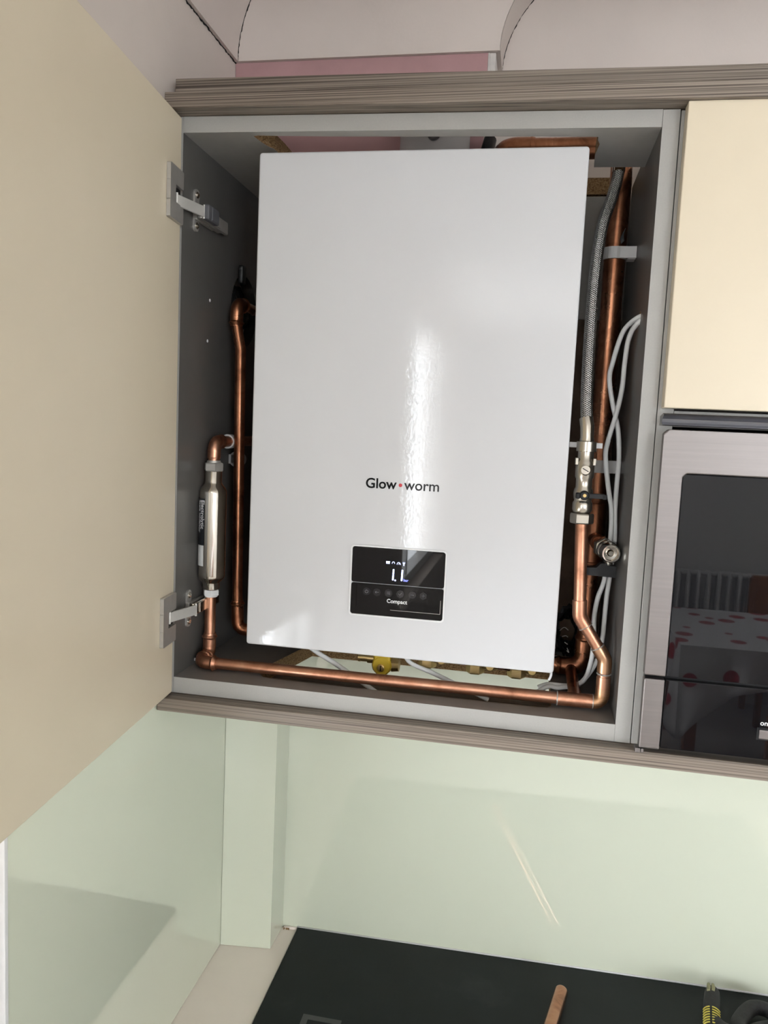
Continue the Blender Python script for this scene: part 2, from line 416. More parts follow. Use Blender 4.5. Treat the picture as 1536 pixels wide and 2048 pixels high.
# ------------------------------------------------------------------ worktop, splashback, cooker top
ZW = -.5767
def wy(x): return .2668 + .0277*x        # the glass runs very slightly out of line with the units
t = thing('worktop', 'cream worktop strip in the left corner beside black cooker top', 'worktop', (-.05, -.05, ZW-.04))
part('top', 'worktop', t, lambda bm: box(bm, XL+.002, .0095, -.355, YB-.002, ZW-.04, ZW, .0015))
part('base_panel', 'cream', t, lambda bm: box(bm, XL+.002, .0090, -.335, YB-.005, ZF+.002, ZW-.0405, .001))
def grime(bm):
    rnd = random.Random(3)
    for k in range(26):
        x = -.0145 + rnd.uniform(-.002, .012); y = wy(0)-.0015 - abs(rnd.gauss(0, .003)); r = rnd.uniform(.0006, .0016)
        bmesh.ops.create_icosphere(bm, subdivisions=1, radius=r, matrix=Matrix.Translation((x, y, ZW+r*.6)))
part('sealant_bead', 'worktop', t, lambda bm: sweep(bm, [(-.0135, wy(0)-.002, ZW+.001), (.0095, wy(0)-.002, ZW+.001)], .0028, 8))
part('dirt', 'chip', t, grime, kind='stuff')

t = thing('cooker_top', 'black smudged glass cooker top below the cupboards', 'cooker', (.46, -.04, ZW-.05))
def hob(bm):
    prism(bm, [(.0112, -.34), (.93, -.34), (.93, wy(.93)-.004), (.0112, wy(0)-.002)], ZW-.02, ZW+.004, XY)
part('glass_top', 'hob', t, hob)
part('body', 'black', t, lambda bm: box(bm, .0115, .925, -.33, .25, ZF+.002, ZW-.0205, .001))
def mark(bm):
    x0, x1, y0, y1, z = .078, .136, .014, .074, ZW+.0042
    for a, b, c, d in ((x0, x1, y1-.009, y1), (x0, x1, y0, y0+.009), (x0, x0+.009, y0+.009, y1-.009), (x1-.009, x1, y0+.009, y1-.009)):
        box(bm, a, b, c, d, z-.0002, z+.0001, 0)
part('zone_mark', plain('faint_zone_print', (.045, .047, .048), .5), t, mark, label='faint grey square printed zone mark')
bm = bmesh.new(); box(bm, .94, 2.6, -.34, .25, ZF+.002, ZW-.0205, .001); box(bm, .935, 2.6, -.355, .258, ZW-.02, ZW, .001)
obj('base_unit', bm, 'cream', None, 'cream base unit with worktop to the right of the cooker', 'cabinet')

def bsplash(bm):
    prism(bm, [(-.018, wy(-.018)), (1.15, wy(1.15)), (1.15, wy(1.15)+.0045), (-.018, wy(-.018)+.0028)], ZW+.0008, -.0865, XY)
obj('glass_splashback', (lambda b: (bsplash(b), b)[1])(bmesh.new()), 'splash', None, 'wide pale green glass splashback on the back wall under the cupboards', 'splashback')
bm = bmesh.new(); box(bm, XL+.0005, -.1023, -.345, .20, ZW+.0006, -.0690, .0008)
sp = obj('glass_splashback', bm, 'splash', None, 'grey green glass splashback on the left side wall under the open door', 'splashback')
part('edge_trim', 'white_plastic', sp, lambda bm: box(bm, XL+.0005, -.1005, -.351, -.3455, ZW+.0006, -.0690, .0008), label='pale edge trim')
part('sealant_bead', 'white_plastic', bpy.data.objects['glass_splashback'], lambda bm: sweep(bm, [(.010, wy(.01)-.0008, ZW+.0042), (.93, wy(.93)-.0008, ZW+.0042)], .0015, 8))
bm = bmesh.new(); prism(bm, [(-.1018, .1945), (-.0182, .2045), (-.0165, .2655), (-.1018, .2655)], ZW+.0006, -.0868, XY)
struct('trim_8', bm, 'splash', 'pale green boxed pipe column in the corner behind the worktop')

# ------------------------------------------------------------------ boiler cupboard
X0, X1 = -.0876, .4743      # inside faces
ZB, ZT = -.045, .641        # inside floor and ceiling
YF = -.03                   # front edge
cab = thing('boiler_cupboard', 'grey wall cupboard with its cream door open around the white boiler', 'cabinet', (.19, .1, ZB-.021))
circ = [(.19+.053*math.cos(2*PI*k/36), .46+.053*math.sin(2*PI*k/36)) for k in range(36)]
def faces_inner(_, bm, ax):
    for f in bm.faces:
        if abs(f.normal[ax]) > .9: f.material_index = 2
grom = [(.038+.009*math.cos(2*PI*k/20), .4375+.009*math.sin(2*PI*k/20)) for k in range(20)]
part('side_panel', ['grey', 'dark', 'inner'], cab, lambda bm: faces_inner(plate(bm, [(YF, -.066), (.245, -.066), (.245, .6597), (YF, .6597)], [circ], X0-.0178, X0, YZ), bm, 0), label='left grey side panel with a round flue hole')  # near-black hole rim carries the shade
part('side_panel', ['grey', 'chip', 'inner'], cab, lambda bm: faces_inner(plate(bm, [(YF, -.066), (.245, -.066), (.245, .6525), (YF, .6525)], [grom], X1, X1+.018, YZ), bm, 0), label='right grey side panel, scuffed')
top_poly = [(X0+.0002, YF), (X1-.0002, YF), (X1-.0002, .10), (.4115, .10), (.4095, .055), (.4120, .020), (.4090, .0065), (.4085, -.0030), (.400, -.0035),
            (.30, -.0075), (.20, -.0095), (.10, -.0125), (.03, -.0165), (.004, -.0185), (-.002, -.0165), (.000, -.004), (.0025, .010), (.006, .020), (.010, .026), (.012, .06), (.012, .245), (X0+.0002, .245)]
def topb(bm):
    plate(bm, top_poly, [], ZT, ZT+.0188, lambda u, v, h: tuple(TT_ @ Vector((u, v, h))))
    for f in bm.faces:
        c = f.calc_center_median()
        if abs(f.normal.z) > .5: f.material_index = 2
        elif c.y > YF+.002 and X0+.01 < c.x < X1-.01: f.material_index = 1
part('top_panel', ['grey', 'chip', 'inner2'], cab, topb, label='grey top panel with a rough cut opening')
bhole = [(.040, .0030), (.12, .0020), (.385, .0020), (.396, .0045), (.4005, .013), (.4025, .188), (.040, .188), (.022, .10), (.010, .045), (.012, .022), (.022, .0075)]
part('bottom_panel', ['grey', 'chip', 'inner3'], cab, lambda bm: faces_inner(plate(bm, [(X0+.0002, YF), (X1-.0002, YF), (X1-.0002, .245), (X0+.0002, .245)], [bhole], ZB-.021, ZB, XY), bm, 2), label='grey bottom panel with a large cut opening')
part('back_panel', 'grey', cab, lambda bm: (box(bm, .30, X1-.0005, .2440, .2475, .466, .636, .0004), box(bm, .30, X1-.0005, .2475, .2500, .636, .642, .0004)))
part('chipboard_rail', 'chip', cab, lambda bm: box(bm, .012, X1-.0005, .2462, .262, .6445, .668, .0006), label='raw chipboard rail')
part('lower_back', 'shade_brown', cab, lambda bm: box(bm, X0+.0005, X1-.0005, .2480, .262, ZB, .4655, .0006), label='brown backing with the recess shade in its colour')  # board added where the recess lies in shadow

# door, opened to about 85 degrees
DA = Vector((-.0870, -.0355, 0)); DD = Vector((.087, -.9962, 0)).normalized(); DN = Vector((.9962, .087, 0)).normalized()
DT = Matrix((( DD.x, DN.x, 0, DA.x), (DD.y, DN.y, 0, DA.y), (0, 0, 1, 0), (0, 0, 0, 1)))   # local x along door, y towards the inside face
door = part('door', 'cream', cab, lambda bm: box(bm, 0, .597, -.019, 0, -.0635, .6560, .0012, 2, DT), label='open cream door')
def hinge(z0, z1, za, zm0, zm1, sgn):
    """hinge: cup plate on the door, arm, cross plate with screws on the side panel"""
    zc = (z0+z1)/2
    h = part('hinge', 'zinc', cab, lambda bm: (prism(bm, rrect(.004, .047, z0, zc-.010, .002), .0003, .0052, lambda u, v, h: DT @ Vector((u, h, v))),
                                               prism(bm, rrect(.004, .047, zc+.010, z1, .002), .0003, .0052, lambda u, v, h: DT @ Vector((u, h, v))),
                                               prism(bm, [(.030, zc-.0105), (.047, zc-.0105), (.047, zc+.0105), (.030, zc+.0105)], .0003, .0052, lambda u, v, h: DT @ Vector((u, h, v)))))
    part('cup', 'black', h, lambda bm: box(bm, .0045, .0305, .0002, .0012, zc-.0098, zc+.0098, .0002, 1, DT))
    # link from cup to arm
    p0 = DT @ Vector((.020, .002, za)); p1 = Vector((X0+.0165, -.006, za))
    d = (p1-p0); L = d.length; d.normalize(); nn = Vector((0, 0, 1)).cross(d)
    T = Matrix(((d.x, nn.x, 0, p0.x), (d.y, nn.y, 0, p0.y), (0, 0, 1, p0.z), (0, 0, 0, 1)))
    part('link', 'link', h, lambda bm: (box(bm, 0, L+.004, -.0014, .0014, -.0066, .0066, .0004, 1, T), sweep(bm, [T @ Vector((.001, 0, -.0085)), T @ Vector((.001, 0, .0085))], .0016, 10), sweep(bm, [T @ Vector((L+.003, 0, -.0085)), T @ Vector((L+.003, 0, .0085))], .0016, 10)))
    # arm
    yo = .0
    part('arm', 'chrome' if sgn < 0 else 'zinc', h, lambda bm: (box(bm, X0+.0095, X0+.0155, -.006+yo, .082, za-.0085, za+.0085, .0018, 3), box(bm, X0+.0155, X0+.0170, .012, .052, za-.0070, za+.0070, .0006, 2),
                                        box(bm, X0+.0012, X0+.0098, .020, .078, za-.0065, za+.0065, .0008, 2)))
    if sgn > 0:
        part('soft_close_cover', 'grey_plastic', h, lambda bm: (box(bm, X0+.0160, X0+.0245, -.004, .030, za-.0095, za+.0095, .0022, 3), box(bm, X0+.0180, X0+.0252, .006, .024, za-.0085, za+.0085, .001, 2)))
    part('mounting_plate', 'zinc', h, lambda bm: (prism(bm, rrect(.001, .0135, zm0, zm1, .005), X0+.0002, X0+.0030, YZ), box(bm, X0+.0003, X0+.0065, .0, .060, za-.0078, za+.0078, .001, 2)))
    for zz in (zm0+.007, zm1-.007):
        part('screw', 'chrome', h, lambda bm: lathe_flat(bm, [(.0042, 0), (.0042, .0010), (.0026, .0022), (.0010, .0022), (.0010, .0014)], (X0+.0028, .0072, zz), (1, 0, 0), 16))
hinge(.5285, .5905, .5545, .5330, .5850, 1)
hinge(.0075, .0705, .0405, .0140, .0640, -1)
# white dowel specks
part('screw_cap', 'white_plastic', cab, lambda bm: [lathe_flat(bm, [(.0022, 0), (.0018, .0008)], (X0+.0002, y, z), (1, 0, 0), 10) for y, z in ((.06, .455), (.055, .40), (.035, -.040))], kind='stuff')

# cornice and pelmet
t = thing('cornice', 'taupe woodgrain double cornice running along the top of the cupboards', 'cornice', (.5, .0, .660))
part('board', 'wood', t, lambda bm: box(bm, -.1005, 1.3, -.0560, -.0050, .6605, .6785, .0012, 2, TT_), label='lower cornice board')
part('board', 'wood', t, lambda bm: box(bm, -.1085, 1.3, -.0120, .006, .6787, .7125, .0010, 2, TT_), label='upper cornice board')
t = thing('pelmet', 'taupe woodgrain pelmet board under the boiler cupboard', 'pelmet', (.5, .0, -.0855))
part('board', 'wood', t, lambda bm: box(bm, -.1018, 1.3, -.0500, .10, -.0855, -.0668, .0019))

# ------------------------------------------------------------------ right-hand unit with cream door and microwave
t = thing('wall_cupboard', 'grey wall cupboard to the right with closed cream door above microwave', 'cabinet', (.79, .1, -.066))
XA = .4930
part('side_panel', 'grey', t, lambda bm: box(bm, XA+.0004, XA+.018, YF, .245, -.066, .6515, .0006))
for a, b in ((.3085, .3265), (-.0655, -.0625), (.625, .643)):
    part('shelf', 'grey', t, lambda bm: box(bm, XA+.0182, 1.075, YF+.001, .245, a, b, .0006))
part('side_panel', 'grey', t, lambda bm: box(bm, 1.0755, 1.0935, YF, .245, -.066, .643, .0006))
part('door', 'cream', t, lambda bm: box(bm, .4968, 1.091, -.0500, -.0310, .3285, .6535, .0012), label='closed cream door')
def handle(bm):
    # extruded J profile
    prof = [(-.030, .3195), (-.052, .3225), (-.0555, .3215), (-.0535, .3195), (-.0475, .3165), (-.0462, .3130), (-.0500, .3105), (-.0545, .3098), (-.0535, .3088), (-.0450, .3094), (-.0300, .3094)]
    plate(bm, prof, [], .4965, 1.088, lambda u, v, h: (h, u, v))
part('handle', 'alu', t, handle, label='grey metal grip profile')

mw = thing('microwave', 'built-in stainless steel microwave oven with black glass front', 'microwave', (.79, .0, -.0620))
part('casing', 'black', mw, lambda bm: box(bm, .512, 1.07, -.048, .20, -.0590, .3040, .001))
def mwframe(bm):
    o = [(.4975, .0272), (.4975, .3000), (.5025, .3050), (1.0880, .3050), (1.0880, .0272)]
    i = [(.5210, .0272), (.5210, .2530), (.5250, .2570), (1.0640, .2570), (1.0640, .0272)]
    poly = o + i[::-1]
    plate(bm, poly, [], -.0485, -.0605, XZ)
fr = part('door_frame', 'steel', mw, mwframe, label='stainless door frame')
fb = fr.modifiers.new('edge', 'BEVEL'); fb.width = .0016; fb.segments = 3; fb.limit_method = 'ANGLE'
part('door_glass', 'gloss_black', mw, lambda bm: box(bm, .5216, 1.0634, -.0575, -.0490, .0272, .2566, .0006), label='black door glass')
part('control_panel', 'gloss_black', mw, lambda bm: box(bm, .5216, 1.0634, -.0575, -.0485, -.0570, .0232, .0008), label='black control panel')
for a, b in ((.4978, .5206), (1.0640, 1.0870)):
    part('end_trim', 'steel', mw, lambda bm: box(bm, a, b, -.0600, -.0485, -.0588, .0235, .0016), label='stainless end trim')
bt = part('button', 'steel', mw, lambda bm: box(bm, .6245, .6500, -.0602, -.0576, -.0335, -.0225, .0012), label='stainless push button')
part('button_rim', 'black', mw, lambda bm: box(bm, .6225, .6520, -.0582, -.0574, -.0352, -.0208, .0006))
part('lettering', 'print_white', mw, lambda bm: text_bm(bm, 'on/off', .0190, (.6255, -.0577, -.0180), (1, 0, 0), (0, 0, 1), .0002, .008))
part('hinge_foot', 'steel', mw, lambda bm: (box(bm, .4945, .5005, -.058, -.045, -.0655, -.0600, .0008), box(bm, .5010, .5040, -.058, -.050, -.0650, -.0600, .0008)))
part('side_seal', 'black', mw, lambda bm: box(bm, .5005, .5120, -.0480, -.036, -.0590, .0300, .0006))

# ------------------------------------------------------------------ boiler
bo = thing('boiler', 'white gloss combi boiler hanging inside the open cupboard', 'boiler', (.2, .1, 0))
def casing(bm):
    t = bmesh.new(); bmesh.ops.create_cube(t, size=1)
    for v in t.verts: v.co = Vector(((v.co.x+.5)*.4, (v.co.y+.5)*.235, (v.co.z+.5)*.6265))
    ed = [e for e in t.edges if all(v.co.y < .01 for v in e.verts) is False and abs(e.verts[0].co.y-e.verts[1].co.y) > .1]
    bmesh.ops.bevel(t, geom=ed, offset=.004, segments=4, affect='EDGES', profile=.5)
    fe = [e for e in t.edges if all(v.co.y < .001 for v in e.verts)]
    bmesh.ops.bevel(t, geom=fe, offset=.0022, segments=3, affect='EDGES', profile=.5)
    merge(bm, t)
part('casing', 'boiler', bo, casing)
part('brand_lettering', ['ink', 'ink2', 'red'], bo, lambda bm: (text_bm(bm, 'Glow', .0396, (.1532, -.0001, .2170), (1, 0, 0), (0, 0, 1), .0003, .018, 0),
        lathe_flat(bm, [(.0023, 0), (.0021, .0004)], (.1975, -.0001, .2222), (0, -1, 0), 20, 2),
        text_bm(bm, 'worm', .0440, (.2022, -.0001, .2170), (1, 0, 0), (0, 0, 1), .0003, .010, 1)), label='dark brand lettering with a red dot')
cp = part('control_panel', 'white_plastic', bo, lambda bm: plate(bm, rrect(.1378, .2610, .0520, .1435, .0045), [rrect(.1398, .2592, .0540, .1416, .0036)], .0002, -.0016, XZ, 0), label='control panel with white bezel')
part('display_glass', 'display', cp, lambda bm: plate(bm, rrect(.1400, .2590, .0955, .1414, .0028), [], .0001, -.0011, XZ))
fl = part('flap', 'flap', cp, lambda bm: (plate(bm, rrect(.1400, .2590, .0542, .0948, .0028), [], .0001, -.0011, XZ),
        box(bm, .146, .2565, -.0016, -.0009, .0928, .0946, .0003), box(bm, .146, .1474, -.0016, -.0009, .0640, .0928, .0003)))
part('flap_edge', 'zinc', cp, lambda bm: (box(bm, .1920, .2560, -.00155, -.0010, .06225, .06275, .0001), box(bm, .2555, .2560, -.00155, -.0010, .0627, .0800, .0001)))
YS = -.00125
def ic(bm, pts, r): sweep(bm, [(x, YS, z) for x, z in pts], r, 6)
def digits(bm):
    for x in (.1930, .2043):
        for z0, z1 in ((.1087, .1152), (.1014, .1079)):
            d = (z0-.1016)*.03 - .0004
            prism(bm, [(x+d, z0), (x+d+.0010, z0-.0004), (x+d+.0020, z0), (x+d+.0023, z1), (x+d+.0013, z1+.0004), (x+d+.0003, z1)], YS-.0001, YS+.0002, XZ)
    lathe_flat(bm, [(.0011, 0), (.0010, .0003)], (.1967, YS+.0002, .1013), (0, -1, 0), 12)
    # radiator, tap, gauge, spanner
    for k in range(4): box(bm, .1842+k*.0012, .1850+k*.0012, YS-.0001, YS+.0002, .1220, .1250, 0)
    box(bm, .1840, .1890, YS-.0001, YS+.0002, .1245, .1251, 0)
    ic(bm, [(.1918+.0016*(1-math.cos(a)), .1226+.0024*math.sin(a)) for a in [PI*k/8 for k in range(9)]], .00028)
    ic(bm, [(.1940, .1243), (.1948, .1243)], .0003)
    ic(bm, [(.2003+.0021*math.cos(a), .1224+.0021*math.sin(a)) for a in [PI*(-.1+1.2*k/10) for k in range(11)]], .00028)
    ic(bm, [(.2003, .1222), (.2011, .1236)], .00028)
    ic(bm, [(.2069, .1208), (.2069, .1232)], .0006); ic(bm, [(.2069, .1230), (.2060, .1238), (.2060, .1252)], .0004); ic(bm, [(.2069, .1230), (.2078, .1238), (.2078, .1252)], .0004)
part('display_digits', 'led', cp, digits, label='glowing blue white pressure reading')
part('unit_lettering', 'led_dim', cp, lambda bm: text_bm(bm, 'bar', .0062, (.2074, YS, .1008), (1, 0, 0), (0, 0, 1), .0002, .01))
bx = (.1605, .1740, .1890, .2040, .2195, .2335)
def sym(bm, k, x, z=.0843):
    r = .00028; S = [(x+.0020*math.cos(a), z+.0020*math.sin(a)) for a in [PI*(.65+1.7*j/12) for j in range(13)]]
    def L(*p): sweep(bm, [(x+a, -.0020, z+b) for a, b in p], r, 6, mi=1)
    if k == 0: sweep(bm, [(a, -.0020, b) for a, b in S], r, 6, mi=1); L((0, .0004), (0, .0026))
    if k == 1: L((-.0022, 0), (.0022, 0)); L((-.0008, .0014), (-.0022, 0), (-.0008, -.0014))
    if k == 2:
        for q in (-.0015, 0, .0015): L((-.0022, q), (.0022, q))
    if k == 3: L((-.0020, .0002), (-.0006, -.0016), (.0020, .0018))
    if k == 4: L((-.0020, 0), (.0020, 0))
    if k == 5: L((-.0020, 0), (.0020, 0)); L((0, -.0020), (0, .0020))
for k, x in enumerate(bx):
    def key(bm):
        lathe_flat(bm, [(.0055, 0), (.0052, .0005)], (x, -.0012, .0843), (0, -1, 0), 8 if k != 5 else 6); sym(bm, k, x)
    part('touch_key', ['btn', 'print_grey'], cp, key)
part('lettering', 'print_white', cp, lambda bm: text_bm(bm, 'Compact', .0262, (.1872, -.0012, .0718), (1, 0, 0), (0, 0, 1), .0002, .012), label='white model lettering')

# flue turret on the boiler
fl = thing('flue_elbow', 'grey white plastic flue elbow rising from the boiler top', 'flue', (.2, .14, .6275))
def flue(bm):
    sweep(bm, fillet([(.2, .14, .6272), (.2, .14, .7375), (.2, .199, .7375)], [.048], 10), .0475, 36)
part('elbow', 'flue', fl, flue)
part('collar', 'flue', fl, lambda bm: lathe_flat(bm, [(.058, 0), (.058, .012), (.0505, .016), (.0505, .030), (.0485, .031)], (.2, .14, .6270), (0, 0, 1), 36))
part('test_cap', 'rubber', fl, lambda bm: lathe_flat(bm, [(.0085, 0), (.0085, .008), (.007, .0095)], (.2045, .099, .678), (0, -1, 0), 24), label='dark round test point cap')
bm = bmesh.new(); sweep(bm, [(.268, .165, .628), (.268, .165, .672), (.272, .180, .700)], [.009, .010, .009], 14)  # short bent black tube beside the flue
obj('black_tube', bm, 'black', None, 'short black tube on the boiler top beside the flue', 'hose')

# ------------------------------------------------------------------ pipework
RP = .0075
# front run with riser on the right
t = thing('copper_pipe', 'bright copper pipe run along the cupboard floor in front of the boiler', 'pipe', (.2, .008, -.043))
ZH = -.0335
A = fillet([(-.069, .042, .052), (-.069, .042, ZH), (-.069, .008, ZH), (.461, .008, -.0325), (.461, .008, .022), (.4268, .008, .0735), (.4212, .008, .190)], [.012, .013, .013, .014, .014], 8)
part('tube', 'copper', t, lambda bm: sweep(bm, A, RP, 24))
part('elbow', 'copper', t, lambda bm: fitting(bm, fillet([(-.069, .042, -.002), (-.069, .042, ZH), (-.069, .0275, ZH)], [.0125], 8), .0090, .0019))
part('elbow', 'copper', t, lambda bm: fitting(bm, fillet([(-.069, .0265, ZH), (-.069, .008, ZH), (-.043, .008, ZH)], [.0125], 8), .0091, .0019))
part('tee', 'copper', t, lambda bm: (sweep(bm, [(.4065, .008, -.0327), (.4500, .008, -.0325)], .0088, 20), sweep(bm, [(.4290, .008, -.0326), (.4290, .032, -.0318)], .0088, 20)))
part('branch', 'copper_dull', t, lambda bm: sweep(bm, [(.4290, .012, -.0324), (.4290, .1238, -.0285)], .0077, 18))
part('elbow', 'flux', t, lambda bm: sweep(bm, fillet([(.4495, .008, -.0325), (.461, .008, -.0325), (.461, .008, -.014)], [.010], 8), .0088, 20), label='soldered corner elbow')
part('coupling', 'copper', t, lambda bm: (sweep(bm, [(.461, .008, -.0140), (.461, .008, .0005)], .0086, 20), ))
part('bend', 'flux', t, lambda bm: sweep(bm, fillet([(.461, .008, .0065), (.461, .008, .022), (.4508, .008, .0373)], [.016], 8), .0088, 20), label='stained lower offset bend')
part('bend', 'copper', t, lambda bm: sweep(bm, fillet([(.4355, .008, .0603), (.4268, .008, .0735), (.4258, .008, .0935)], [.015], 8), .0088, 20), label='upper offset bend')
part('solder_ring', 'zinc', t, lambda bm: [lathe_flat(bm, [(.0086, -.0009), (.0091, 0), (.0086, .0009)], p, a, 20) for p, a in
      (((.4070, .008, -.0327), (1, 0, 0)), ((.4500, .008, -.0325), (1, 0, 0)), ((.4512, .008, .0367), (-.54, 0, .83)), ((.4348, .008, .0612), (-.54, 0, .83)), ((.461, .008, .0040), (0, 0, 1)))], kind='stuff')

# inhibitor
inh = thing('scale_inhibitor', 'polished steel in-line scale inhibitor cylinder beside the boiler', 'water treatment unit', (-.069, .042, .052))
XI, YI = -.0685, .042
RI = .0184
prof = [(.0105, .0600), (.0113, .0610), (.0113, .0690), (.0120, .0705), (.0155, .0740), (.0174, .0765), (.0182, .0785), (RI, .0815), (RI, .1940), (.0182, .1968), (.0172, .1995), (.0150, .2030), (.0122, .2065), (.0113, .2085), (.0112, .2230), (.0104, .2245)]
part('body', 'chrome', inh, lambda bm: sweep(bm, [(XI, YI, z) for r, z in prof], [r for r, z in prof], 48), label='polished cylinder body')
part('compression_nut', 'zinc', inh, lambda bm: (hexnut(bm, (XI, YI, .2240), (0, 0, 1), .0135, .0115), lathe_flat(bm, [(.0098, 0), (.0092, .003)], (XI, YI, .2355), (0, 0, 1), 20)))
part('compression_nut', 'lbl_white', inh, lambda bm: (hexnut(bm, (XI, YI, .0515), (0, 0, 1), .0112, .0085), lathe_flat(bm, [(.0088, 0), (.0094, .002)], (XI, YI, .0497), (0, 0, 1), 20)), label='pale lower nut')
def cyl(a, z, h=.0):    # a = angle in degrees around the cylinder
    r = RI+.0003+h; q = math.radians(a); return (XI+r*math.cos(q), YI+r*math.sin(q), z)
def patch(bm, a0, a1, z0, z1):
    n = 14; rows = [[bm.verts.new(cyl(a0+(a1-a0)*k/n, z, h)) for k in range(n+1)] for z, h in ((z0, 0), (z1, 0))]
    for k in range(n): f = bm.faces.new((rows[0][k], rows[0][k+1], rows[1][k+1], rows[1][k])); f.smooth = True
lb = part('label_plate', 'lbl_black', inh, lambda bm: patch(bm, -215, -103, .1232, .1870), label='black printed label')
part('label_panel', 'lbl_white', inh, lambda bm: patch(bm, -215, -105, .0945, .1230), label='white lower part of label')
def wrapper(a_base):
    return lambda a, b, h: cyl(a_base + math.degrees(b/RI), .1845-a, .0002+h)
part('lettering', 'print_white', lb, lambda bm: (text_bm(bm, 'Electrolytic', .0390, None, (1, 0, 0), (0, 1, 0), .0001, .012, 0, wrapper(-122)),
      text_bm(bm, 'Scale Inhibitor', .0440, None, (1, 0, 0), (0, 1, 0), .0001, .004, 0, wrapper(-140))))
# pipe from inhibitor top, elbow to the back
t = thing('copper_pipe', 'short copper pipe with elbow above the steel inhibitor cylinder', 'pipe', (-.069, .042, .236))
B = fillet([(XI, YI, .2362), (XI, YI, .2640), (-.0705, .236, .2640)], [.013], 10)
part('tube', 'copper', t, lambda bm: sweep(bm, B, RP, 22))
part('elbow', 'copper', t, lambda bm: fitting(bm, fillet([(XI, YI, .2405), (XI, YI, .2640), (XI, .068, .2640)], [.0135], 10), .0089, .0011, .003, (False, True)))
def clip(name, c, r, ax, side, label, grp=None, depth=.012):
    """saddle pipe clip: C-shaped band plus a foot reaching to the panel; side = +-X"""
    t = thing(name, label, 'pipe clip', (c[0]+side*(r+.004), c[1], c[2]-depth/2), grp)
    def band(bm):
        a = []; n = 22
        for i in range(n+1):
            q = math.radians(-150 + 300*i/n) + (PI if side > 0 else 0)
            a.append((math.cos(q), math.sin(q)))
        poly = [(x*(r+.0026), y*(r+.0026)) for x, y in a] + [(x*(r+.0004), y*(r+.0004)) for x, y in reversed(a)]
        if ax == 'Z': f3 = lambda u, v, h: (c[0]+u, c[1]+v, c[2]+h)
        else: f3 = lambda u, v, h: (c[0]+u, c[1]+h, c[2]+v)
        plate(bm, poly, [], -depth/2, depth/2, f3)
    part('band', 'clip', t, band)
    xw = X0+.0004 if side < 0 else X1-.0004
    xa = c[0]+side*(r+.0018)
    w = min(r, .009)
    def foot(bm):
        lo, hi = min(xa, xw), max(xa, xw)
        if ax == 'Z':
            box(bm, lo, hi, c[1]-w, c[1]+w, c[2]-depth/2, c[2]+depth/2, .0008)
            a = c[0]+side*r*.35; box(bm, min(a, xw), max(a, xw), c[1]-r-.0026, c[1]-r-.0004, c[2]-depth/2, c[2]+depth/2, .0006)
        else:
            box(bm, lo, hi, c[1]-depth/2, c[1]+depth/2, c[2]-w, c[2]+w, .0008)
    part('foot', 'clip', t, foot)
    return t
clip('pipe_clip', (-.0703, .100, .2640), RP, 'Y', -1, 'white pipe clip on the left panel behind the elbow above the inhibitor', depth=.016)
# spare hanging clip below it
t = thing('pipe_clip', 'loose white round clip below the elbow on the left panel', 'pipe clip', (X0+.005, .148, .237))
def spare(bm):
    n = 20; a = [(math.cos(math.radians(-140+280*i/n)), math.sin(math.radians(-140+280*i/n))) for i in range(n+1)]
    plate(bm, [(x*.0115, y*.0115) for x, y in a]+[(x*.0085, y*.0085) for x, y in reversed(a)], [], .141, .153, lambda u, v, h: (X0+.0125+u, h, .2370+v))
part('band', 'clip', t, spare)
part('foot', 'clip', t, lambda bm: box(bm, X0+.0004, X0+.0045, .141, .153, .230, .244, .0006))

# tall pipe between panel and boiler
t = thing('copper_pipe', 'tall dull copper pipe between the inhibitor and the boiler', 'pipe', (-.055, .10, -.01))
Cc = fillet([(.055, .10, -.0095), (-.0500, .10, -.0090), (-.0525, .10, .06), (-.0570, .10, .395), (-.0640, .10, .430), (-.0635, .10, .458), (-.0635, .165, .458)], [.011, .05, .03, .02, .012], 8)
part('tube', 'copper_dull', t, lambda bm: sweep(bm, Cc, RP, 22))
part('elbow', 'copper_dull', t, lambda bm: fitting(bm, fillet([(-.0518, .10, .034), (-.0500, .10, -.0090), (-.0235, .10, -.0092)], [.0115], 10), .0091, .0019))
part('elbow', 'copper_dull', t, lambda bm: fitting(bm, fillet([(-.0640, .10, .4260), (-.0635, .10, .458), (-.0635, .128, .458)], [.0120], 10), .0092, .0019))
t = thing('copper_pipe', 'dark copper pipe half hidden behind the left edge of the boiler', 'pipe', (-.020, .14, .30))
D = fillet([(-.0215, .14, .02), (-.0245, .14, .452), (-.0245, .195, .452)], [.012], 8)
part('tube', 'copper_dull', t, lambda bm: sweep(bm, D, RP, 20))
part('elbow', 'copper_dull', t, lambda bm: fitting(bm, fillet([(-.0243, .14, .4050), (-.0245, .14, .452), (-.0245, .17, .452)], [.0120], 8), .0091, .0019))
part('upper_tube', 'copper_dull', t, lambda bm: (sweep(bm, fillet([(-.0245, .170, .452), (-.0245, .196, .452), (-.0200, .196, .62)], [.012], 8), .0060, 16), ))
t = thing('pipe_lagging', 'black foam lagging stuffed in the round hole of the left panel', 'insulation', (X0-.01, .19, .46))
def lag(bm):
    rnd = random.Random(5)
    for k in range(5):
        y = .165+.012*k; sweep(bm, catmull([(X0-.030+rnd.uniform(-.004, .004), y+rnd.uniform(-.006, .006), .425+.005*rnd.random()), (X0-.012, y, .455), (X0-.028, y+.006, .492+.006*rnd.random())], 6), .011, 10)
    box(bm, X0+.004, X0+.012, .150, .166, .495, .522, .003, 2)
part('foam', 'lag', t, lag)
part('backing', 'dark', t, lambda bm: lathe_flat(bm, [(.0525, 0), (.0525, .02)], (XL-.150, .19, .46), (1, 0, 0), 32))  # added dark disc, shuts sky light out of the hole

